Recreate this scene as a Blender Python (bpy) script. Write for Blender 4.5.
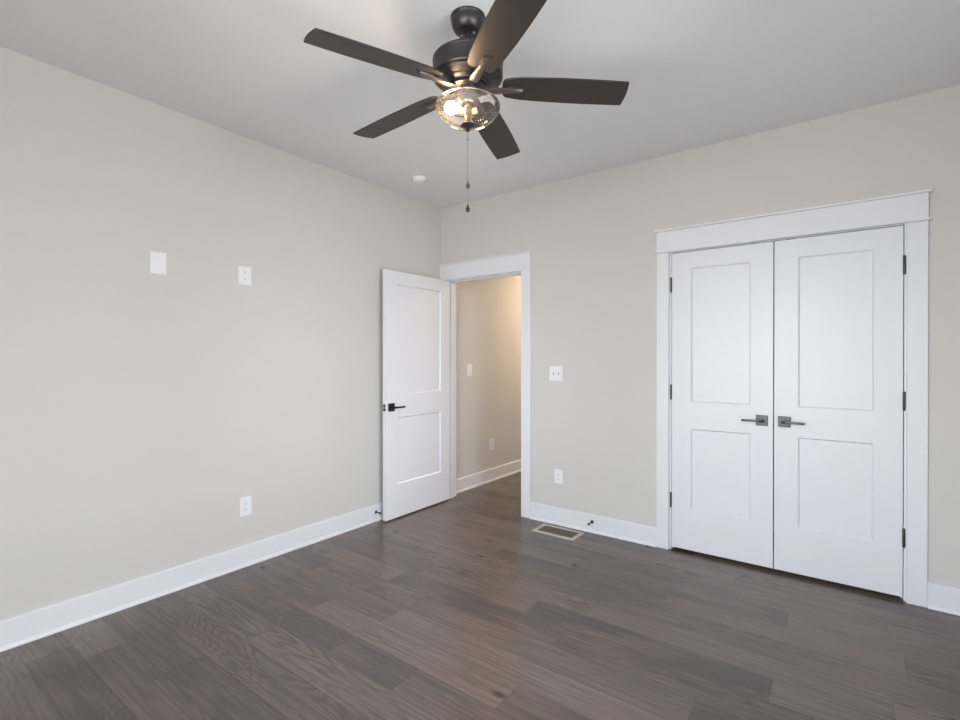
import bpy, bmesh, math, random
from mathutils import Vector, Matrix
PI = math.pi
sc = bpy.context.scene
for o in list(bpy.data.objects):
    bpy.data.objects.remove(o)
COL = sc.collection

# ---------------------------------------------------------------- camera
cam_d = bpy.data.cameras.new('camera')
cam_d.sensor_fit = 'HORIZONTAL'
cam_d.sensor_width = 36.0
cam_d.lens = 492.2 * 36.0 / 960.0
cam_d.clip_start = 0.02
cam = bpy.data.objects.new('camera', cam_d)
COL.objects.link(cam)
cam.location = (3.0812, -3.5284, 1.3240)
cam.rotation_euler = (PI / 2 + math.radians(-0.178), 0, math.radians(36.60))
sc.camera = cam

# ---------------------------------------------------------------- world, exposure
sc.view_settings.view_transform = 'Standard'
sc.view_settings.look = 'None'
sc.view_settings.gamma = 1.0
sc.view_settings.use_curve_mapping = False
sc.view_settings.exposure = 0.0
SKY = 14.6
world = bpy.data.worlds.new('world')
sc.world = world
world.use_nodes = True
wn, wl = world.node_tree.nodes, world.node_tree.links
wn.clear()
wo = wn.new('ShaderNodeOutputWorld')
wb = wn.new('ShaderNodeBackground')
wt = wn.new('ShaderNodeTexCoord')
ws = wn.new('ShaderNodeSeparateXYZ')
wr = wn.new('ShaderNodeValToRGB')
wr.color_ramp.elements[0].position = 0.44
wr.color_ramp.elements[0].color = (0.62, 0.61, 0.59, 1)
wr.color_ramp.elements[1].position = 0.54
wr.color_ramp.elements[1].color = (0.91, 0.94, 1.0, 1)
wm = wn.new('ShaderNodeMapRange')
wm.inputs['From Min'].default_value = -1
wm.inputs['From Max'].default_value = 1
wl.new(wt.outputs['Generated'], ws.inputs[0])
wl.new(ws.outputs['Z'], wm.inputs['Value'])
wl.new(wm.outputs[0], wr.inputs[0])
wl.new(wr.outputs[0], wb.inputs['Color'])
wb.inputs['Strength'].default_value = SKY
wl.new(wb.outputs[0], wo.inputs[0])

def area(name, loc, rot, sx, sy, power=0, color=(1, 1, 1), portal=False):
    d = bpy.data.lights.new(name, 'AREA')
    d.shape = 'RECTANGLE'
    d.size, d.size_y = sx, sy
    d.energy = power
    d.color = color
    if portal:
        d.cycles.is_portal = True
    o = bpy.data.objects.new(name, d)
    COL.objects.link(o)
    o.location, o.rotation_euler = loc, rot
    return o

# room: left wall x=0, wall with the doors y=0, right wall x=XR, rear wall y=YR
H, XR, YR, WT = 2.74, 3.66, -3.86, 0.12
WIN_A = (1.35, 3.30, 0.55, 2.30)     # rear wall window: x0, x1, z0, z1
WIN_B = (-3.55, -1.65, 0.55, 2.30)    # right wall window: y0, y1, z0, z1
area('window_portal', ((WIN_A[0] + WIN_A[1]) / 2, YR - 0.135, (WIN_A[2] + WIN_A[3]) / 2), (PI / 2, 0, 0),
     WIN_A[1] - WIN_A[0], WIN_A[3] - WIN_A[2], portal=True)
area('window_portal', (XR + 0.135, (WIN_B[0] + WIN_B[1]) / 2, (WIN_B[2] + WIN_B[3]) / 2), (PI / 2, 0, PI / 2),
     WIN_B[1] - WIN_B[0], WIN_B[3] - WIN_B[2], portal=True)
# hallway ceiling light
hall_l = area('hall_light', (0.85, 2.05, 2.70), (0, 0, 0), 0.30, 0.30, 35, (1.0, 0.76, 0.54))

# ---------------------------------------------------------------- materials
def mat(name, base=(.8, .8, .8), rough=.5, metal=0.0, spec=.5, coat=0.0):
    m = bpy.data.materials.new(name)
    m.use_nodes = True
    b = m.node_tree.nodes['Principled BSDF']
    b.inputs['Base Color'].default_value = (*base, 1)
    b.inputs['Roughness'].default_value = rough
    b.inputs['Metallic'].default_value = metal
    b.inputs['Specular IOR Level'].default_value = spec
    b.inputs['Coat Weight'].default_value = coat
    return m, m.node_tree.nodes, m.node_tree.links, b

def add_bump(n, l, b, scale, strength, dist=0.001, detail=3.0, coord='Object'):
    tc = n.new('ShaderNodeTexCoord')
    t = n.new('ShaderNodeTexNoise')
    t.inputs['Scale'].default_value = scale
    t.inputs['Detail'].default_value = detail
    bp = n.new('ShaderNodeBump')
    bp.inputs['Strength'].default_value = strength
    bp.inputs['Distance'].default_value = dist
    l.new(tc.outputs[coord], t.inputs['Vector'])
    l.new(t.outputs['Fac'], bp.inputs['Height'])
    l.new(bp.outputs['Normal'], b.inputs['Normal'])
    return t

def paint(name, base, rough, scale=260, strength=.12, spec=.3, vary=.012):
    m, n, l, b = mat(name, base, rough, spec=spec)
    t = add_bump(n, l, b, scale, strength, .0006)
    # slight roller variation of the tone
    tc = n.new('ShaderNodeTexCoord')
    t2 = n.new('ShaderNodeTexNoise')
    t2.inputs['Scale'].default_value = 3.0
    hs = n.new('ShaderNodeHueSaturation')
    mr = n.new('ShaderNodeMapRange')
    mr.inputs['To Min'].default_value = 1 - vary
    mr.inputs['To Max'].default_value = 1 + vary
    hs.inputs['Color'].default_value = (*base, 1)
    l.new(tc.outputs['Object'], t2.inputs['Vector'])
    l.new(t2.outputs['Fac'], mr.inputs['Value'])
    l.new(mr.outputs[0], hs.inputs['Value'])
    l.new(hs.outputs['Color'], b.inputs['Base Color'])
    return m

M_wall = paint('greige_wall_paint', (.595, .582, .557), .75)
M_ceil = paint('flat_white_ceiling_paint', (.765, .775, .80), .9, 180, .2, spec=.1)
M_trim = paint('white_semi_gloss_trim', (.725, .732, .765), .35, 60, .03, spec=.4, vary=.006)
M_plate = paint('white_plastic_plate', (.775, .785, .80), .3, 40, .0, vary=.003)
M_shade = mat('grey_switch_slot', (.38, .38, .39), .6)[0]
M_slot = mat('dark_slot', (.10, .10, .105), .6)[0]
M_bronze, _n, _l, _b = mat('oil_rubbed_bronze', (.062, .058, .062), .38, .80)
add_bump(_n, _l, _b, 500, .08, .0004)
M_pewter, _n, _l, _b = mat('dark_pewter_hardware', (.075, .075, .08), .38, .85)
add_bump(_n, _l, _b, 300, .1, .0004)
M_black, _n, _l, _b = mat('black_hardware', (.012, .012, .014), .4, .3)
add_bump(_n, _l, _b, 300, .06, .0004)
M_steel = mat('brushed_steel', (.55, .55, .57), .3, 1.0)[0]
M_iron = mat('bulb_lit_bronze_iron', (.17, .155, .15), .36, .85)[0]  # fan bronze for the blade arms, bulb glow put into a brighter base colour
M_bronze_sheen = mat('bronze_painted_sheen', (.30, .29, .295), .32, .9)[0]  # bronze switch housing, its cool reflection painted in as a paler base
M_rubber = mat('black_rubber', (.012, .012, .012), .7)[0]

# fan blade: dark walnut veneer
M_blade, n, l, b = mat('dark_walnut_blade', (.04, .035, .032), .44, spec=.5)
tc = n.new('ShaderNodeTexCoord')
mp = n.new('ShaderNodeMapping')
mp.inputs['Scale'].default_value = (4, 70, 10)
t = n.new('ShaderNodeTexNoise')
t.inputs['Scale'].default_value = 2.0
t.inputs['Detail'].default_value = 5
cr = n.new('ShaderNodeValToRGB')
cr.color_ramp.elements[0].color = (.015, .0125, .011, 1)
cr.color_ramp.elements[1].color = (.033, .027, .0235, 1)
l.new(tc.outputs['Object'], mp.inputs[0])
l.new(mp.outputs[0], t.inputs['Vector'])
l.new(t.outputs['Fac'], cr.inputs[0])
l.new(cr.outputs[0], b.inputs['Base Color'])

# thin seeded glass of the light bowl, and flat window glass
def thin_glass(name, tint, seeds):
    m = bpy.data.materials.new(name)
    m.use_nodes = True
    n, l = m.node_tree.nodes, m.node_tree.links
    n.clear()
    out = n.new('ShaderNodeOutputMaterial')
    tr = n.new('ShaderNodeBsdfTransparent')
    tr.inputs[0].default_value = (*tint, 1)
    gl = n.new('ShaderNodeBsdfGlossy')
    gl.inputs['Roughness'].default_value = .03
    fr = n.new('ShaderNodeFresnel')
    fr.inputs['IOR'].default_value = 1.32 if seeds else 1.5
    mx = n.new('ShaderNodeMixShader')
    l.new(fr.outputs[0], mx.inputs[0])
    l.new(tr.outputs[0], mx.inputs[1])
    l.new(gl.outputs[0], mx.inputs[2])
    if seeds:
        tc = n.new('ShaderNodeTexCoord')
        nz = n.new('ShaderNodeTexNoise')
        nz.inputs['Scale'].default_value = 14
        vo = n.new('ShaderNodeTexVoronoi')
        vo.inputs['Scale'].default_value = 60
        ad = n.new('ShaderNodeMath')
        bp = n.new('ShaderNodeBump')
        bp.inputs['Strength'].default_value = .03
        bp.inputs['Distance'].default_value = .012
        l.new(tc.outputs['Object'], nz.inputs['Vector'])
        l.new(tc.outputs['Object'], vo.inputs['Vector'])
        mu = n.new('ShaderNodeMath')
        mu.operation = 'MULTIPLY'
        mu.inputs[1].default_value = .25
        l.new(vo.outputs['Distance'], mu.inputs[0])
        l.new(nz.outputs['Fac'], ad.inputs[0])
        l.new(mu.outputs[0], ad.inputs[1])
        l.new(ad.outputs[0], bp.inputs['Height'])
        l.new(bp.outputs[0], gl.inputs['Normal'])
        l.new(bp.outputs[0], fr.inputs['Normal'])
        df = n.new('ShaderNodeBsdfTranslucent')
        df.inputs[0].default_value = (.9, .88, .85, 1)
        m2 = n.new('ShaderNodeMixShader')
        m2.inputs[0].default_value = .035
        l.new(mx.outputs[0], m2.inputs[1])
        l.new(df.outputs[0], m2.inputs[2])
        l.new(m2.outputs[0], out.inputs[0])
    else:
        l.new(mx.outputs[0], out.inputs[0])
    return m
M_glass = thin_glass('seeded_clear_glass', (.93, .93, .93), True)
M_pane = thin_glass('window_glass', (.97, .98, .98), False)

M_bulb = bpy.data.materials.new('lit_bulb')
M_bulb.use_nodes = True
_n = M_bulb.node_tree.nodes
_b = _n['Principled BSDF']
_b.inputs['Base Color'].default_value = (.9, .85, .75, 1)
_b.inputs['Emission Color'].default_value = (1.0, .68, .39, 1)
_b.inputs['Emission Strength'].default_value = 92.0

# hardwood floor: each plank carries a random colour attribute
M_floor, n, l, b = mat('brown_hickory_planks', (.12, .10, .09), .3, spec=.5)
at = n.new('ShaderNodeAttribute')
at.attribute_name = 'plank'
tc = n.new('ShaderNodeTexCoord')
sp = n.new('ShaderNodeSeparateColor')
l.new(at.outputs['Color'], sp.inputs[0])
off = n.new('ShaderNodeVectorMath')
off.operation = 'MULTIPLY_ADD'
off.inputs[1].default_value = (37, 19, 11)
l.new(at.outputs['Color'], off.inputs[0])
l.new(tc.outputs['Object'], off.inputs[2])
def mapping(sx, sy):
    mp = n.new('ShaderNodeMapping')
    mp.inputs['Scale'].default_value = (sx, sy, 1)
    l.new(off.outputs[0], mp.inputs[0])
    return mp
def mix(a, bb, fac, mode='MIX'):
    mx = n.new('ShaderNodeMix')
    mx.data_type = 'RGBA'
    mx.blend_type = mode
    for sock, v in ((mx.inputs[6], a), (mx.inputs[7], bb)):
        if isinstance(v, tuple):
            sock.default_value = (*v, 1)
        else:
            l.new(v, sock)
    if isinstance(fac, float):
        mx.inputs[0].default_value = fac
    else:
        l.new(fac, mx.inputs[0])
    return mx.outputs[2]
# broad cathedral figure
big = n.new('ShaderNodeTexNoise')
big.inputs['Scale'].default_value = 1.0
big.inputs['Detail'].default_value = 2
l.new(mapping(.9, 5.2).outputs[0], big.inputs['Vector'])
bands = n.new('ShaderNodeMath')
bands.operation = 'MULTIPLY'
bands.inputs[1].default_value = 150.0
l.new(big.outputs['Fac'], bands.inputs[0])
sn = n.new('ShaderNodeMath')
sn.operation = 'SINE'
l.new(bands.outputs[0], sn.inputs[0])
fig = n.new('ShaderNodeMapRange')
fig.inputs['From Min'].default_value = -.2
l.new(sn.outputs[0], fig.inputs['Value'])
# fine straight grain
fine = n.new('ShaderNodeTexNoise')
fine.inputs['Scale'].default_value = 1.0
fine.inputs['Detail'].default_value = 6
fine.inputs['Roughness'].default_value = .65
l.new(mapping(2.6, 80.0).outputs[0], fine.inputs['Vector'])
# mottled patches
mot = n.new('ShaderNodeTexNoise')
mot.inputs['Scale'].default_value = 1.0
mot.inputs['Detail'].default_value = 3
l.new(mapping(2.2, 7.0).outputs[0], mot.inputs['Vector'])
tone = n.new('ShaderNodeValToRGB')
els = tone.color_ramp.elements
els[0].position, els[0].color = 0.0, (.098, .082, .075, 1)
els[1].position, els[1].color = 1.0, (.205, .160, .135, 1)
e = els.new(.5)
e.color = (.150, .119, .102, 1)
l.new(sp.outputs[0], tone.inputs[0])
c1 = mix(tone.outputs[0], (.130, .088, .066), .0)
mfac = n.new('ShaderNodeMapRange')
mfac.inputs['From Min'].default_value = .45
mfac.inputs['From Max'].default_value = .75
mfac.inputs['To Max'].default_value = .75
l.new(mot.outputs['Fac'], mfac.inputs['Value'])
c1 = mix(tone.outputs[0], (.215, .148, .118), mfac.outputs[0])
ffac = n.new('ShaderNodeMapRange')
ffac.inputs['From Min'].default_value = .3
ffac.inputs['From Max'].default_value = .72
ffac.inputs['To Max'].default_value = .62
l.new(fine.outputs['Fac'], ffac.inputs['Value'])
c2 = mix(c1, (.036, .029, .026), ffac.outputs[0])
pfac = n.new('ShaderNodeMapRange')
pfac.inputs['From Min'].default_value = .25
pfac.inputs['From Max'].default_value = .95
pfac.inputs['To Min'].default_value = .18
pfac.inputs['To Max'].default_value = .72
l.new(sp.outputs[1], pfac.inputs['Value'])
zone = n.new('ShaderNodeTexNoise')
zone.inputs['Scale'].default_value = 1.0
zone.inputs['Detail'].default_value = 1
l.new(mapping(1.6, 5.0).outputs[0], zone.inputs['Vector'])
zf = n.new('ShaderNodeMapRange')
zf.inputs['From Min'].default_value = .38
zf.inputs['From Max'].default_value = .62
l.new(zone.outputs['Fac'], zf.inputs['Value'])
pz = n.new('ShaderNodeMath')
pz.operation = 'MULTIPLY'
l.new(pfac.outputs[0], pz.inputs[0])
l.new(zf.outputs[0], pz.inputs[1])
gfac = n.new('ShaderNodeMath')
gfac.operation = 'MULTIPLY'
l.new(pz.outputs[0], gfac.inputs[1])
l.new(fig.outputs[0], gfac.inputs[0])
c3 = mix(c2, (.058, .045, .039), gfac.outputs[0])
# scattered small knots
kn = n.new('ShaderNodeTexVoronoi')
kn.inputs['Scale'].default_value = 1.0
l.new(mapping(2.0, 4.4).outputs[0], kn.inputs['Vector'])
kf = n.new('ShaderNodeMapRange')
kf.inputs['From Min'].default_value = .09
kf.inputs['From Max'].default_value = .03
kf.inputs['To Max'].default_value = .75
l.new(kn.outputs['Distance'], kf.inputs['Value'])
c4 = mix(c3, (.024, .019, .017), kf.outputs[0])
l.new(c4, b.inputs['Base Color'])
rr = n.new('ShaderNodeMapRange')
rr.inputs['To Min'].default_value = .17
rr.inputs['To Max'].default_value = .32
l.new(fine.outputs['Fac'], rr.inputs['Value'])
l.new(rr.outputs[0], b.inputs['Roughness'])
bp = n.new('ShaderNodeBump')
bp.inputs['Strength'].default_value = .22
bp.inputs['Distance'].default_value = .0012
hm = n.new('ShaderNodeMath')
hm.operation = 'MULTIPLY_ADD'
hm.inputs[1].default_value = -.5
l.new(fine.outputs['Fac'], hm.inputs[0])
l.new(big.outputs['Fac'], hm.inputs[2])
l.new(hm.outputs[0], bp.inputs['Height'])
l.new(bp.outputs[0], b.inputs['Normal'])
M_gap = mat('dark_floor_joint', (.03, .025, .022), .8)[0]
M_vent, n, l, b = mat('taupe_vent_metal', (.50, .44, .39), .5, .1)
M_ventdark = mat('vent_louver_bronze', (.17, .125, .075), .5, .2)[0]
M_dim = paint('closet_paint', (.55, .53, .5), .8)

# ---------------------------------------------------------------- mesh helpers
def obj(name, bm, m, parent=None, smooth=False, mats=None):
    me = bpy.data.meshes.new(name)
    bm.normal_update()
    bm.to_mesh(me)
    bm.free()
    for k in (mats or [m]):
        me.materials.append(k)
    if smooth:
        for p in me.polygons:
            p.use_smooth = True
        me.set_sharp_from_angle(angle=math.radians(38))
    o = bpy.data.objects.new(name, me)
    COL.objects.link(o)
    if parent is not None:
        o.parent = parent
    return o

def tag(o, label=None, cat=None, group=None, kind=None):
    if label: o['label'] = label
    if cat: o['category'] = cat
    if group: o['group'] = group
    if kind: o['kind'] = kind
    return o

def empty(name, loc, rz=0):
    o = bpy.data.objects.new(name, None)
    o.empty_display_size = .05
    COL.objects.link(o)
    o.location = loc
    o.rotation_euler = (0, 0, rz)
    return o

def box(bm, x0, x1, y0, y1, z0, z1, bev=0.0, seg=2):
    r = bmesh.ops.create_cube(bm, size=1)
    vs = r['verts']
    for v in vs:
        v.co = ((x0 + x1) / 2 + v.co.x * (x1 - x0), (y0 + y1) / 2 + v.co.y * (y1 - y0), (z0 + z1) / 2 + v.co.z * (z1 - z0))
    if bev > 0:
        es = list({e for v in vs for e in v.link_edges})
        bmesh.ops.bevel(bm, geom=es, offset=bev, segments=seg, affect='EDGES', profile=.5)
    return bm

def B(*a, **k):
    return box(bmesh.new(), *a, **k)

def lathe(bm, prof, seg=48, c=(0, 0, 0), caps=True):
    rings = []
    for r, z in prof:
        if r < 1e-6:
            rings.append([bm.verts.new((c[0], c[1], c[2] + z))])
        else:
            rings.append([bm.verts.new((c[0] + r * math.cos(2 * PI * i / seg), c[1] + r * math.sin(2 * PI * i / seg), c[2] + z)) for i in range(seg)])
    for a, b_ in zip(rings, rings[1:]):
        for i in range(seg):
            j = (i + 1) % seg
            if len(a) == 1 and len(b_) == 1:
                continue
            if len(a) == 1:
                bm.faces.new((a[0], b_[i], b_[j]))
            elif len(b_) == 1:
                bm.faces.new((a[i], b_[0], a[j]))
            else:
                bm.faces.new((a[i], b_[i], b_[j], a[j]))
    if caps:
        for rg in (rings[0], rings[-1]):
            if len(rg) > 1:
                try:
                    bm.faces.new(rg)
                except ValueError:
                    pass
    bmesh.ops.recalc_face_normals(bm, faces=bm.faces[:])
    return bm

def tube(bm, pts, rad, seg=10):
    pts = [Vector(p) for p in pts]
    rads = rad if isinstance(rad, (list, tuple)) else [rad] * len(pts)
    rings = []
    prev = None
    for i, p in enumerate(pts):
        d = (pts[min(i + 1, len(pts) - 1)] - pts[max(i - 1, 0)]).normalized()
        if prev is None:
            a = d.orthogonal().normalized()
        else:
            a = (prev - d * prev.dot(d)).normalized()
        prev = a
        b_ = d.cross(a)
        rings.append([bm.verts.new(p + (a * math.cos(2 * PI * k / seg) + b_ * math.sin(2 * PI * k / seg)) * rads[i]) for k in range(seg)])
    for r0, r1 in zip(rings, rings[1:]):
        for k in range(seg):
            j = (k + 1) % seg
            bm.faces.new((r0[k], r0[j], r1[j], r1[k]))
    bm.faces.new(rings[0][::-1])
    bm.faces.new(rings[-1])
    bmesh.ops.recalc_face_normals(bm, faces=bm.faces[:])
    return bm

def prism(bm, pts, t0, t1, frame):
    """extrude outline pts (u,v) between w=t0 and w=t1; frame(u,v,w)->co"""
    lo = [bm.verts.new(frame(u, v, t0)) for u, v in pts]
    hi = [bm.verts.new(frame(u, v, t1)) for u, v in pts]
    nn = len(pts)
    bm.faces.new(lo)
    bm.faces.new(hi[::-1])
    for i in range(nn):
        j = (i + 1) % nn
        bm.faces.new((lo[i], lo[j], hi[j], hi[i]))
    bmesh.ops.recalc_face_normals(bm, faces=bm.faces[:])
    return bm

def slab_with_holes(frame, u0, u1, v0, v1, t0, t1, holes):
    """wall slab, closed around its openings; frame(u,v,w)->co"""
    bm = bmesh.new()
    us = sorted({u0, u1, *[h[0] for h in holes], *[h[1] for h in holes]})
    vs = sorted({v0, v1, *[h[2] for h in holes], *[h[3] for h in holes]})
    def solid(i, j):
        if i < 0 or j < 0 or i >= len(us) - 1 or j >= len(vs) - 1:
            return False
        cu, cv = (us[i] + us[i + 1]) / 2, (vs[j] + vs[j + 1]) / 2
        return not any(h[0] < cu < h[1] and h[2] < cv < h[3] for h in holes)
    cache = {}
    def V(i, j, w):
        k = (i, j, w)
        if k not in cache:
            cache[k] = bm.verts.new(frame(us[i], vs[j], w))
        return cache[k]
    for i in range(len(us) - 1):
        for j in range(len(vs) - 1):
            if not solid(i, j):
                continue
            for w in (t0, t1):
                bm.faces.new((V(i, j, w), V(i + 1, j, w), V(i + 1, j + 1, w), V(i, j + 1, w)))
            for (di, dj, a, c) in ((-1, 0, (i, j), (i, j + 1)), (1, 0, (i + 1, j), (i + 1, j + 1)), (0, -1, (i, j), (i + 1, j)), (0, 1, (i, j + 1), (i + 1, j + 1))):
                if not solid(i + di, j + dj):
                    bm.faces.new((V(*a, t0), V(*c, t0), V(*c, t1), V(*a, t1)))
    bmesh.ops.recalc_face_normals(bm, faces=bm.faces[:])
    return bm

def struct(name, bm, m, label, cat, **k):
    return tag(obj(name, bm, m, **k), label, cat, kind='structure')

FX = lambda u, v, w: (u, w, v)      # wall in the x-z plane, thickness along y
FY = lambda u, v, w: (w, u, v)      # wall in the y-z plane, thickness along x
FZ = lambda u, v, w: (u, v, w)

# ---------------------------------------------------------------- room shell
HALL_X, HALL_Y = 1.15, 2.60
DOOR_HOLE = (.062, .914, -.02, 2.066)
CLO_HOLE = (2.097, 3.352, -.02, 2.066)
struct('wall_left', B(-WT, 0, YR - WT, HALL_Y + WT, 0, H + .1), M_wall,
       'long plain greige wall on the left side of the room, running on into the hall', 'wall')
struct('wall_back', slab_with_holes(FX, 0, XR + WT, 0, H + .1, 0, WT, [DOOR_HOLE, CLO_HOLE]), M_wall,
       'greige wall with the doorway and the white closet doors', 'wall')
struct('wall_right', slab_with_holes(FY, YR - WT, 0, 0, H + .1, XR, XR + WT, [WIN_B]), M_wall,
       'greige window wall on the right side of the room', 'wall')
struct('wall_rear', slab_with_holes(FX, 0, XR, 0, H + .1, YR - WT, YR, [WIN_A]), M_wall,
       'greige window wall behind the viewer', 'wall')
struct('ceiling', B(0, XR, YR, 0, H, H + .1), M_ceil, 'flat white ceiling above the room', 'ceiling')
# hall and closet shells beyond the doors
struct('ceiling_hall', B(0, HALL_X, WT, HALL_Y, H, H + .1), M_ceil, 'flat white ceiling of the hall beyond the doorway', 'ceiling')
bm = bmesh.new()
box(bm, HALL_X, HALL_X + WT, WT, HALL_Y + WT, 0, H + .1)
struct('wall_hall', bm, M_wall, 'greige hall wall behind the closet side, beyond the doorway', 'wall')
struct('wall_hall_end', B(0, HALL_X, HALL_Y, HALL_Y + WT, 0, H + .1), M_wall, 'greige wall at the far end of the hall', 'wall')
struct('wall_closet', slab_with_holes(FZ, 1.85, 3.62, WT, .86, 0, 2.5, [(1.9, 3.57, WT - .01, .80)]), M_dim, 'inner walls of the closet behind the white double doors', 'wall')
struct('ceiling_closet', B(1.85, 3.62, WT, .86, 2.5, 2.55), M_dim, 'closet ceiling behind the white double doors', 'ceiling')

# floor: planks laid along x, joints read from the photo
random.seed(11)
RW, R0 = .1654, -.0200
known = {0: [3.17], 2: [3.25], 3: [2.85], 4: [3.29], 5: [2.42], 6: [2.0, 3.23], 7: [2.845], 8: [2.0], 10: [1.207], 11: [.813, 2.02],
         12: [1.21, 1.625], 13: [.824], 14: [1.02], 15: [.785], 16: [.39], 17: [.23]}
bm = bmesh.new()
pl = bm.loops.layers.float_color.new('plank')
def plank(x0, x1, y0, y1):
    g = .0007
    c = (random.random(), random.random(), random.random(), 1)
    x0, x1, y0, y1 = x0 + g, x1 - g, y0 + g, y1 - g
    k = 0.0
    lo = [bm.verts.new(p) for p in ((x0, y0, -.0008), (x1, y0, -.0008), (x1, y1, -.0008), (x0, y1, -.0008))]
    hi = [bm.verts.new(p) for p in ((x0 + k, y0 + k, 0), (x1 - k, y0 + k, 0), (x1 - k, y1 - k, 0), (x0 + k, y1 - k, 0))]
    fs = [bm.faces.new(hi)] + [bm.faces.new((lo[i], lo[(i + 1) % 4], hi[(i + 1) % 4], hi[i])) for i in range(4)]
    for f in fs:
        for lp in f.loops:
            lp[pl] = c
FX0, FX1 = 0.0, XR
for r in range(-17, 25):
    y1 = R0 - RW * r
    y0 = y1 - RW
    if y1 <= YR:
        break
    y0 = max(y0, YR)
    xs0, xs1 = (0.0, XR) if r > 0 else (0.0, XR) if y0 < .86 else (0.0, HALL_X)
    if y0 > HALL_Y:
        continue
    y1 = min(y1, HALL_Y)
    js = sorted(known.get(r, []))
    if not js:
        js = [random.uniform(.9, 1.9) if r in (1, 9) else random.uniform(.3, 1.2)]
    a = js[0]
    while a > .75:
        a -= random.uniform(.55, 1.25)
        if a > .25:
            js.append(a)
    a = max(js)
    lim = XR
    while a < lim - .6:
        a += random.uniform(.9, 1.5)
        if a < lim - .2 and (r not in known or a > 3.2 or True):
            js.append(a)
    ends = [xs0] + [j for j in sorted(js) if xs0 + .05 < j < xs1 - .05] + [xs1]
    for p, q in zip(ends, ends[1:]):
        plank(p, q, y0, y1)
floor = obj('floor', bm, M_floor, mats=[M_floor, M_gap])
tag(floor, 'dark brown hardwood plank floor', 'floor', kind='structure')
bm = bmesh.new()
bm.from_mesh(floor.data)
n0 = len(bm.faces)
box(bm, 0, XR, YR, HALL_Y, -.06, -.0007)
bm.faces.ensure_lookup_table()
for f in bm.faces[n0:]:
    f.material_index = 1
bm.to_mesh(floor.data)
bm.free()

# ---------------------------------------------------------------- trim
BBH, BBT = .133, .016
def baseboard(name, segs, label):
    """segs: (axis, a0, a1, pos, sign): board along axis from a0 to a1 standing at pos, facing sign"""
    bm = bmesh.new()
    for ax, a0, a1, pos, s in segs:
        prof = [(0, 0), (BBT + .011, 0), (BBT + .0105, .008), (BBT + .007, .0155), (BBT, .019), (BBT, BBH - .006), (BBT - .006, BBH), (0, BBH)]
        if ax == 'x':
            fr = lambda u, v, w: (w, pos + s * u, v)
        else:
            fr = lambda u, v, w: (pos + s * u, w, v)
        prism(bm, prof, a0, a1, fr)
    return struct(name, bm, M_trim, label, 'baseboard')
baseboard('baseboard_left', [('y', YR + .03, 0, 0, 1)], 'long white baseboard along the left wall')
baseboard('baseboard_back', [('x', .9905, 2.0165, 0, -1), ('x', 3.4335, XR, 0, -1)], 'white baseboard of the closet wall, between and beside the door casings')
baseboard('baseboard_right', [('y', YR + .03, -.03, XR, -1)], 'white baseboard under the right window wall')
baseboard('baseboard_rear', [('x', 0, XR, YR, 1)], 'white baseboard under the rear window wall')
baseboard('baseboard_hall', [('y', WT, HALL_Y, 0, 1)], 'white baseboard of the hall wall seen through the doorway')

# doorway casing + jamb (trim_1), closet casing + jamb (trim_2)
def boards(name, label, lst, bev=.0022):
    bm = bmesh.new()
    for bx in lst:
        box(bm, *bx, bev=bev)
    return struct(name, bm, M_trim, label, 'door trim')
CT = .019
boards('trim_1', 'white flat casing and header around the open hall doorway', [
    (.001, .074, -CT, 0, 0, 2.056), (.902, .990, -CT, 0, 0, 2.056),
    (.001, .990, -CT - .002, 0, 2.064, 2.198), (.001, .997, -CT - .010, 0, 2.056, 2.064), (.001, 1.000, -CT - .012, 0, 2.198, 2.209),
    (.062, .080, 0, WT, 0, 2.050), (.896, .914, 0, WT, 0, 2.050), (.062, .914, 0, WT, 2.048, 2.066),
    (.080, .090, .040, .075, 0, 2.048), (.886, .896, .040, .075, 0, 2.048), (.080, .896, .040, .075, 2.038, 2.048),
    (.001, .074, WT, WT + CT, 0, 2.13), (.902, .990, WT, WT + CT, 0, 2.13), (.074, .902, WT, WT + CT, 2.056, 2.13)])
boards('trim_2', 'wide white flat casing with capped header around the closet doors', [
    (2.017, 2.0995, -CT, 0, 0, 2.057), (3.347, 3.433, -CT, 0, 0, 2.057),
    (2.016, 3.434, -CT - .002, 0, 2.067, 2.204), (2.005, 3.445, -CT - .016, 0, 2.057, 2.068), (2.003, 3.447, -CT - .018, 0, 2.204, 2.217),
    (2.097, 2.113, 0, WT, 0, 2.066), (3.337, 3.352, 0, WT, 0, 2.066), (2.113, 3.337, 0, WT, 2.053, 2.066),
    (2.113, 2.123, .040, .07, .0, 2.053), (3.327, 3.337, .040, .07, .0, 2.053), (2.113, 3.337, .040, .07, 2.043, 2.053)])

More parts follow.
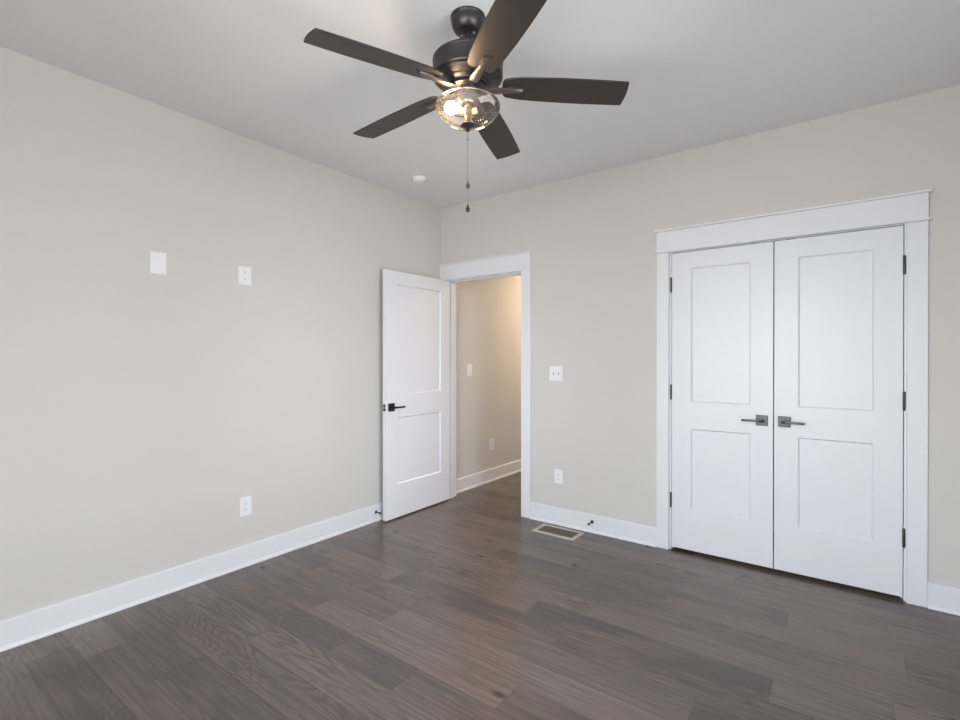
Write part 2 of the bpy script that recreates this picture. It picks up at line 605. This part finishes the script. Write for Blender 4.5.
# ---------------------------------------------------------------- doors
DT = .035
def door_slab(w, h, stile, zs):
    """stiles and rails with sloped sticking; local x 0..w, y 0..DT (front y=0), z 0..h; zs=(bottom,top) of both panels"""
    bm = bmesh.new()
    holes = [(stile, w - stile, z0, z1) for z0, z1 in zs]
    bm = slab_with_holes(FX, 0, w, 0, h, 0, DT, holes)
    # drop the square inner walls, replace with sloped sticking on both faces
    kill = []
    for f in bm.faces:
        c = f.calc_center_median()
        if .004 < c.y < DT - .004 and .002 < c.x < w - .002 and .002 < c.z < h - .002:
            kill.append(f)
    bmesh.ops.delete(bm, geom=kill, context='FACES')
    s, dpt = .009, .010
    for (a0, a1, c0, c1) in holes:
        for y0, y1 in ((0, dpt), (DT, DT - dpt)):
            o_ = [(a0, c0), (a1, c0), (a1, c1), (a0, c1)]
            i_ = [(a0 + s, c0 + s), (a1 - s, c0 + s), (a1 - s, c1 - s), (a0 + s, c1 - s)]
            for k in range(4):
                j = (k + 1) % 4
                vs = [bm.verts.new((o_[k][0], y0, o_[k][1])), bm.verts.new((o_[j][0], y0, o_[j][1])),
                      bm.verts.new((i_[j][0], y1, i_[j][1])), bm.verts.new((i_[k][0], y1, i_[k][1]))]
                bm.faces.new(vs)
    bmesh.ops.remove_doubles(bm, verts=bm.verts[:], dist=1e-5)
    bmesh.ops.recalc_face_normals(bm, faces=bm.faces[:])
    return bm

def make_door(name, w, h, loc, rz, label, stile=.124, zs=((.275, .826), (1.006, 1.915))):
    d = struct(name, door_slab(w, h, stile, zs), M_trim, label, 'door')
    d.location = loc
    d.rotation_euler = (0, 0, rz)
    for z0, z1 in zs:
        obj('panel', B(stile + .004, w - stile - .004, .0098, DT - .0098, z0 + .004, z1 - .004), M_trim, d)
    return d

def lever(parent, x, z, y, s, direction, m):
    """square rosette on a door face at local y, facing s (-1 towards -y), lever pointing direction along x"""
    hnd = obj('handle', B(x - .033, x + .033, min(y, y + s * .009), max(y, y + s * .009), z - .033, z + .033, bev=.002), m, parent)
    bm = bmesh.new()
    tube(bm, [(x, y + s * .008, z), (x, y + s * .03, z)], .0135, 16)
    tube(bm, [(x, y + s * .028, z), (x, y + s * .058, z)], .0095, 14)
    y0, y1 = sorted((y + s * .046, y + s * .058))
    x0, x1 = sorted((x - direction * .011, x + direction * .108))
    box(bm, x0, x1, y0, y1, z - .0065, z + .0065, bev=.002)
    obj('lever', bm, m, hnd, smooth=True)
    return hnd

def hinge(parent, x, y, z, m, h=.098):
    bm = bmesh.new()
    lathe(bm, [(0, -h / 2 - .004), (.0045, -h / 2 - .003), (.0065, -h / 2), (.0065, -h / 6), (.0058, -h / 6), (.0058, -h / 6 + .001), (.0065, -h / 6 + .001),
               (.0065, h / 6), (.0058, h / 6), (.0058, h / 6 + .001), (.0065, h / 6 + .001), (.0065, h / 2), (.0045, h / 2 + .003), (0, h / 2 + .004)], 16, (x, y, z))
    return obj('hinge', bm, m, parent, smooth=True)

HZ = (1.833, 1.092, .346)
ZB = .022
DW = .6055
d2 = make_door('door_2', DW, 2.026, (2.1160, 0, ZB), 0, 'left leaf of the white two-panel closet double doors')
lever(d2, 2.661 - 2.1160, .936 - ZB, 0, -1, -1, M_pewter)
d3 = make_door('door_3', DW, 2.026, (2.7275, 0, ZB), 0, 'right leaf of the white two-panel closet double doors')
lever(d3, 2.781 - 2.7275, .937 - ZB, 0, -1, 1, M_pewter)
for z in HZ:
    hinge(d2, -.0045, -.004, z - ZB, M_pewter)
    hinge(d3, DW + .0045, -.004, z - ZB, M_pewter)
obj('ball_catch', B(DW - .128, DW - .075, .002, .030, 2.0261, 2.0305), M_black, d2)
obj('ball_catch', B(.060, .112, .002, .030, 2.0261, 2.0305), M_black, d3)

# open hall door: hinged at the left jamb, swung 90 degrees against the left wall
# local x runs from the free edge to the hinge, local y=0 is the face seen from the room
LW = .797
ZD = .012
d1 = make_door('door_1', LW, 2.032, (.111, -.801, ZD), PI / 2, 'white two-panel hall door standing open along the left wall',
               stile=.126, zs=((.273, .826), (1.012, 1.926)))
hk = lever(d1, .058, .926 - ZD, 0, -1, 1, M_black)
lever(d1, .058, .926 - ZD, DT, 1, 1, M_black)
bm = bmesh.new()
box(bm, -.0015, .0015, DT / 2 - .0125, DT / 2 + .0125, .914 - .028, .914 + .028, bev=.001)
lt = obj('latch_plate', bm, M_black, d1)
bm = bmesh.new()
box(bm, -.009, -.001, DT / 2 - .006, DT / 2 + .006, .914 - .008, .914 + .008, bev=.002)
obj('latch_bolt', bm, M_steel, lt)
for z in (1.83, 1.09, .30):
    hinge(d1, LW + .002, DT - .002, z, M_black, .09)

# ---------------------------------------------------------------- windows (behind the viewer)
def window(name, fr, u0, u1, v0, v1, w_in, w_out, label):
    bm = bmesh.new()
    f = .05
    lo, hi = sorted((w_in, w_out))
    mid = (w_in + w_out) / 2
    bmf = slab_with_holes(fr, u0, u1, v0, v1, mid - .03, mid + .03,
                          [(u0 + f, (u0 + u1) / 2 - f / 2, v0 + f, (v0 + v1) / 2 - .02), ((u0 + u1) / 2 + f / 2, u1 - f, v0 + f, (v0 + v1) / 2 - .02),
                           (u0 + f, (u0 + u1) / 2 - f / 2, (v0 + v1) / 2 + .02, v1 - f), ((u0 + u1) / 2 + f / 2, u1 - f, (v0 + v1) / 2 + .02, v1 - f)])
    w = struct(name, bmf, M_trim, label, 'window')
    for a0, a1 in ((u0 + f, (u0 + u1) / 2 - f / 2), ((u0 + u1) / 2 + f / 2, u1 - f)):
        for b0, b1 in ((v0 + f, (v0 + v1) / 2 - .02), ((v0 + v1) / 2 + .02, v1 - f)):
            pb = bmesh.new()
            vs = [pb.verts.new(fr(*p, mid)) for p in ((a0, b0), (a1, b0), (a1, b1), (a0, b1))]
            pb.faces.new(vs)
            obj('pane', pb, M_pane, w)
    return w
window('window_1', FX, *WIN_A, YR, YR - WT, 'white framed double window in the rear wall')
window('window_2', FY, *WIN_B, XR, XR + WT, 'white framed double window in the right wall')

# ---------------------------------------------------------------- ceiling fan
FCX, FCY = 1.8178, -1.9117
fan = tag(empty('ceiling_fan', (FCX, FCY, H)), 'dark bronze five-blade ceiling fan with a lit clear glass bowl', 'ceiling fan')
Z = lambda z: z - H - (.004 if z < 2.67 else 0)
P = lambda pr: [(r, Z(z)) for r, z in pr]
canopy = obj('canopy', lathe(bmesh.new(), P([(.0725, 2.7399), (.0728, 2.737), (.0725, 2.7335), (.0708, 2.7315), (.0690, 2.720), (.066, 2.703), (.058, 2.688), (.049, 2.679), (.045, 2.6765), (.030, 2.6755), (.0, 2.6755)]), 56), M_bronze, fan, smooth=True)
for a in (0.3, 0.3 + PI):
    obj('screw', lathe(bmesh.new(), [(0, 0), (.006, .0005), (.006, .004), (0, .004)], 12, (.027 * math.cos(a), .027 * math.sin(a), Z(2.6715))), M_steel, canopy, smooth=True)
obj('downrod', lathe(bmesh.new(), P([(.0, 2.682), (.017, 2.680), (.0185, 2.675), (.0115, 2.670), (.0115, 2.602), (.022, 2.599), (.024, 2.588), (.0, 2.580)]), 28), M_bronze, fan, smooth=True)
motor = obj('motor_housing', lathe(bmesh.new(), P([(.0, 2.588), (.030, 2.588), (.045, 2.585), (.085, 2.581), (.120, 2.576), (.138, 2.571), (.1455, 2.564), (.147, 2.558), (.1455, 2.555),
       (.1455, 2.497), (.1440, 2.491), (.139, 2.486), (.133, 2.484), (.131, 2.480), (.104, 2.470), (.102, 2.466), (.100, 2.465), (.084, 2.460), (.082, 2.456), (.0, 2.456)]), 72), M_bronze, fan, smooth=True)
obj('flywheel', lathe(bmesh.new(), P([(.0, 2.4555), (.070, 2.4555), (.076, 2.453), (.076, 2.446), (.070, 2.444), (.0, 2.444)]), 48), M_bronze, fan, smooth=True)
obj('switch_housing', lathe(bmesh.new(), P([(.0, 2.4435), (.041, 2.4435), (.042, 2.440), (.042, 2.384), (.039, 2.379), (.0, 2.378)]), 48), M_bronze_sheen, fan, smooth=True)
# blades
PHASE, PITCH, DROOP, ZH = math.radians(36.4), math.radians(10.8), math.radians(2.86), 2.4574
def half(r):
    return .0690 + .0152 * (r - .4) - .1084 * (r - .4) ** 2
outline = [(.143, -.030), (.143, .030), (.150, .046), (.158, .0515)]
outline += [(r, half(r) - (.004 if r < .2 else 0)) for r in (.18, .22, .28, .34, .40, .46, .52, .58, .63)]
outline += [(.650, half(.650)), (.6518, half(.65) - .0015)]
outline += [(.6525 + .006 * math.cos(PI * k / 12), half(.65) * (-k / 6)) for k in range(-5, 6)][::1]
outline += [(.6518, -half(.65) + .0015), (.650, -half(.650))]
outline += [(r, -half(r) + (.004 if r < .2 else 0)) for r in (.63, .58, .52, .46, .40, .34, .28, .22, .18)]
outline += [(.158, -.0515), (.150, -.046)]
# the two screw blocks show on the underside; local frame: x outward, y = counter-clockwise side, z up
def blade_matrix(k):
    # the blades of the real fan hang very slightly unevenly
    a = PHASE + k * 2 * PI / 5 + math.radians((0, -.2, 0, 0, .6)[k])
    dr = DROOP + math.radians((0, 0, 0, .5, 0)[k])
    o = Vector((math.cos(a) * math.cos(dr), math.sin(a) * math.cos(dr), -math.sin(dr)))
    rt0 = Vector((math.sin(a), -math.cos(a), 0))
    up0 = rt0.cross(o)
    rt = rt0 * math.cos(PITCH) + up0 * math.sin(PITCH)
    y = -rt
    z = o.cross(y)
    m = Matrix((o, y, z)).transposed().to_4x4()
    m.translation = (0, 0, Z(ZH))
    return m
first = None
for k in range(5):
    if first is None:
        bm = prism(bmesh.new(), outline, 0, .0065, FZ)
        bmesh.ops.bevel(bm, geom=[e_ for e_ in bm.edges if abs(e_.verts[0].co.z - e_.verts[1].co.z) < 1e-6], offset=.0012, segments=1, affect='EDGES')
        blade = obj('blade', bm, M_blade, fan)
        # blade iron: hook from the flywheel, then a tapered arm under the blade
        bm = bmesh.new()
        path = [(.056, .0, -.001), (.066, .0, -.008), (.080, 0, -.0145), (.100, 0, -.0165), (.128, 0, -.0155), (.150, 0, -.0135), (.185, 0, -.0105), (.218, 0, -.010), (.226, 0, -.0085)]
        hw = [.013, .015, .0175, .0185, .0175, .0150, .0120, .0090, .0070]
        th = [.005, .005, .005, .0055, .006, .006, .006, .0055, .004]
        rings = []
        for (x_, y_, z_), w_, t_ in zip(path, hw, th):
            rings.append([bm.verts.new((x_, sy * w_ * f_, z_ + sz * t_)) for sy, sz, f_ in ((-1, -.5, .6), (1, -.5, .6), (1, 0.2, 1), (1, 1, 1), (-1, 1, 1), (-1, .2, 1))])
        for r0, r1 in zip(rings, rings[1:]):
            for q in range(6):
                bm.faces.new((r0[q], r0[(q + 1) % 6], r1[(q + 1) % 6], r1[q]))
        bm.faces.new(rings[0][::-1])
        bm.faces.new(rings[-1])
        # clamp plate that the blade is screwed to
        box(bm, .165, .232, -.0115, .0115, -.0055, -.0002, bev=.001)
        bmesh.ops.recalc_face_normals(bm, faces=bm.faces[:])
        iron = obj('blade_arm', bm, M_iron, blade, smooth=True)
        bm = bmesh.new()
        lathe(bm, [(0, -.003), (.004, -.0022), (.0055, 0), (0, 0)], 14, (.246, .017, -.0003))
        scr = obj('screw', bm, M_black, blade, smooth=True)
        first = (blade, iron, scr)
    else:
        blade = first[0].copy()
        COL.objects.link(blade)
        blade.parent = fan
        for ch in first[1:]:
            c = ch.copy()
            COL.objects.link(c)
            c.parent = blade
    blade.matrix_local = blade_matrix(k)
# light kit: clear seeded bowl on the fitter, one lit bulb
ctrl = [(.112, 2.3900), (.118, 2.3900), (.1255, 2.3885), (.1315, 2.3835), (.134, 2.3750), (.1330, 2.3650), (.1280, 2.3520), (.1190, 2.3390), (.1060, 2.3250),
        (.0880, 2.3130), (.0660, 2.3040), (.0400, 2.2990), (.0180, 2.2975)]
prof = ctrl
bowl = obj('glass_bowl', lathe(bmesh.new(), P(prof), 64, caps=False), M_glass, fan, smooth=True)
# stem with sockets
bm = bmesh.new()
lathe(bm, P([(.0, 2.3785), (.012, 2.3785), (.012, 2.370), (.019, 2.368), (.019, 2.340), (.014, 2.336), (.012, 2.316), (.0, 2.316)]), 24)
M_brass = mat('aged_brass', (.55, .42, .25), .35, .9)[0]
stem = obj('light_stem', bm, M_brass, fan, smooth=True)
BD = Vector((-.75, -.66, 0)).normalized()
bc = BD * .057 + Vector((0, 0, Z(2.366)))
M_socket = mat('cream_lamp_socket', (.75, .66, .5), .5)[0]
for sgn in (1, -1):
    tube_ = tube(bmesh.new(), [BD * sgn * .009 + Vector((0, 0, Z(2.352))), BD * sgn * .020 + Vector((0, 0, Z(2.356))), BD * sgn * .036 + Vector((0, 0, Z(2.3625)))], [.011, .0135, .0135], 18)
    obj('socket', tube_, M_socket, stem, smooth=True)
bulb_prof = [(0, -.030), (.011, -.028), (.0125, -.020), (.017, -.010), (.0235, .002), (.026, .013), (.0235, .026), (.014, .036), (0, .039)]
bm = lathe(bmesh.new(), bulb_prof, 28)
bd3 = (BD + Vector((0, 0, .18))).normalized()
rot = bd3.to_track_quat('Z', 'Y').to_matrix().to_4x4()
bmesh.ops.transform(bm, matrix=Matrix.Translation(bc) @ rot, verts=bm.verts[:])
obj('light_bulb', bm, M_bulb, fan, smooth=True)
obj('finial', lathe(bmesh.new(), P([(.0, 2.316), (.010, 2.314), (.024, 2.304), (.030, 2.299), (.030, 2.296), (.026, 2.292), (.012, 2.288), (.0075, 2.284), (.0075, 2.279), (.009, 2.276), (.006, 2.272), (.0, 2.270)]), 32), M_bronze, fan, smooth=True)
M_chain = mat('antique_chain', (.20, .18, .15), .35, .9)[0]
for dx, dy, zb in ((-.0028, .0030, 2.053), (.0028, -.0040, 1.953)):
    bm = bmesh.new()
    tube(bm, [(dx * .5, dy * .5, Z(2.274)), (dx, dy, Z(2.24)), (dx, dy, Z(zb + .012))], .0008, 6)
    zz = 2.268
    while zz > zb + .014:
        f_ = min(1, max(.5, (2.274 - zz) / .034))
        bmesh.ops.create_uvsphere(bm, u_segments=6, v_segments=4, radius=.00165, matrix=Matrix.Translation((dx * f_, dy * f_, Z(zz))))
        zz -= .0046
    if zb > 2:
        bmesh.ops.create_uvsphere(bm, u_segments=10, v_segments=6, radius=.0042, matrix=Matrix.Translation((dx, dy, Z(2.241))))
    ch = obj('pull_chain', bm, M_chain, fan)
    fb = lathe(bmesh.new(), [(0, .016), (.0022, .015), (.003, .010), (.0042, .005), (.0078, -.002), (.0088, -.008), (.0070, -.014), (.003, -.0165), (0, -.017)], 18, (dx, dy, Z(zb)))
    obj('fob', fb, M_black, ch, smooth=True)

# ---------------------------------------------------------------- smoke detector
sd = tag(empty('smoke_detector', (.396, -.709, H)), 'small round white smoke detector on the ceiling near the corner', 'smoke detector')
obj('base', lathe(bmesh.new(), [(.055, -.0002), (.057, -.002), (.057, -.009), (.0, -.009)], 40), M_plate, sd, smooth=True)
obj('cover', lathe(bmesh.new(), [(.054, -.0091), (.054, -.020), (.050, -.028), (.040, -.033), (.012, -.035), (.0, -.035)], 40), M_plate, sd, smooth=True)

# ---------------------------------------------------------------- wall plates; local: y=0 wall face, front towards -y
def plate_bm(w, h):
    bm = bmesh.new()
    box(bm, -w / 2, w / 2, -.0055, 0, -h / 2, h / 2, bev=.0024)
    return bm
def slot_face(parent, name, z):
    bm = bmesh.new()
    pts = []
    for k in range(20):
        a = 2 * PI * k / 20
        pts.append((max(-.0165, min(.0165, .0185 * math.cos(a))), z + max(-.0135, min(.0135, .0185 * math.sin(a)))))
    prism(bm, pts, -.0072, -.005, FX)
    f = obj(name, bm, M_plate, parent)
    s = bmesh.new()
    box(s, -.0078, -.0054, -.0076, -.0066, z - .001, z + .0075)
    box(s, .0054, .0076, -.0076, -.0066, z + .0005, z + .0075)
    tube(s, [(0, -.0076, z - .0065), (0, -.0066, z - .0065)], .0028, 12)
    obj('slots', s, M_slot, f)
def outlet(loc, rz, label, w=.076, h=.118):
    t = tag(empty('wall_outlet', loc, rz), label, 'outlet')
    obj('cover_plate', plate_bm(w, h), M_plate, t)
    slot_face(t, 'receptacle', .0195)
    slot_face(t, 'receptacle', -.0195)
    s = bmesh.new()
    tube(s, [(0, -.0066, 0), (0, -.005, 0)], .0032, 12)
    obj('screw', s, M_plate, t)
    return t
LEFT = PI / 2   # facing +x: local -y -> +x
outlet((0, -1.901, 1.852), LEFT, 'white outlet high on the left wall, right of the blank plate', .084)
outlet((0, -1.898, .380), LEFT, 'white outlet low on the left wall above the baseboard', .080, .122)
outlet((1.244, 0, .382), 0, 'white outlet low on the closet wall, below the double light switch', .074, .112)
outlet((0, .829, .392), LEFT, 'white outlet low on the hall wall, seen through the doorway', .080, .122)
bp_ = tag(empty('blank_wall_plate', (0, -2.393, 1.856), LEFT), 'blank white wall plate high on the left wall, left of the outlet', 'wall plate')
obj('cover_plate', plate_bm(.082, .122), M_plate, bp_)
s = bmesh.new()
box(s, -.026, .026, -.0068, -.005, -.044, .044, bev=.0008)
obj('insert', s, M_plate, bp_)
sw = tag(empty('light_switch', (1.2205, 0, 1.204), 0), 'white double toggle light switch on the wall right of the doorway', 'light switch')
obj('cover_plate', plate_bm(.117, .118), M_plate, sw)
for x_ in (-.023, .023):
    f = obj('toggle_frame', B(x_ - .006, x_ + .006, -.0058, -.005, -.0125, .0125), M_shade, sw)
    g = B(x_ - .0045, x_ + .0045, -.017, -.0056, .001, .0095, bev=.001)
    obj('toggle', g, M_plate, f)
sw = tag(empty('light_switch', (0, .437, 1.201), LEFT), 'white rocker light switch on the hall wall, seen through the doorway', 'light switch')
obj('cover_plate', plate_bm(.082, .122), M_plate, sw)
g = bmesh.new()
prism(g, [(-.005, -.033), (-.0068, -.033), (-.0092, .033), (-.005, .033)], -.0165, .0165, lambda u, v, w: (w, u, v))
obj('rocker', g, M_plate, sw)

# ---------------------------------------------------------------- floor register
v = tag(empty('floor_vent', (1.322, -.163, 0)), 'taupe metal floor vent beside the baseboard right of the doorway', 'floor vent')
w2, h2, iw, ih = .176, .098, .146, .066
bm = slab_with_holes(FZ, -w2, w2, -h2, h2, .0003, .005, [(-iw, iw, -ih, ih)])
for vv in bm.verts:
    if vv.co.z > .004 and (abs(vv.co.x) > .17 or abs(vv.co.y) > .09):
        vv.co.x *= .985
        vv.co.y *= .97
obj('frame', bm, M_vent, v)
bm = bmesh.new()
for k in range(24):
    x_ = -iw + (k + .5) * 2 * iw / 24
    box(bm, x_ - .0033, x_ + .0033, -ih, ih, .0010, .0036)
for y_ in (-.022, .022):
    box(bm, -iw, iw, y_ - .003, y_ + .003, .0008, .0034)
obj('louver_grille', bm, M_ventdark, v)
obj('damper', B(-iw, iw, -ih, ih, .0002, .0007), M_ventdark, v)

# ---------------------------------------------------------------- baseboard door stops
def door_stop(loc, rz, label, L=.075):
    t = tag(empty('door_stop', loc, rz), label, 'door stop')
    def rod(pr):
        bm = lathe(bmesh.new(), pr, 18)
        bmesh.ops.transform(bm, matrix=Matrix.Rotation(PI / 2, 4, 'X'), verts=bm.verts[:])
        return bm
    obj('base', rod([(0, 0), (.0125, 0), (.0125, .004), (.009, .008), (.0055, .010), (0, .010)]), M_black, t, smooth=True)
    obj('rod', rod([(0, .009), (.0045, .009), (.0040, L - .012), (0, L - .012)]), M_black, t, smooth=True)
    obj('rubber_tip', rod([(0, L - .013), (.0075, L - .013), (.0078, L - .002), (.006, L), (0, L)]), M_rubber, t, smooth=True)
door_stop((BBT, -.822, .075), LEFT, 'small black door stop on the left baseboard, behind the open door', .056)
door_stop((1.536, -BBT, .081), 0, 'small black door stop on the baseboard beside the floor vent')
nub = lathe(bmesh.new(), [(0, .010), (.005, .009), (.0075, .004), (.0078, .0003), (0, .0003)], 14)
nub = obj('rubber_cap', nub, M_rubber, smooth=True)
nub.location = (1.965, -.052, 0)
tag(nub, 'tiny black rubber cap lying on the floor left of the closet casing', 'rubber cap')
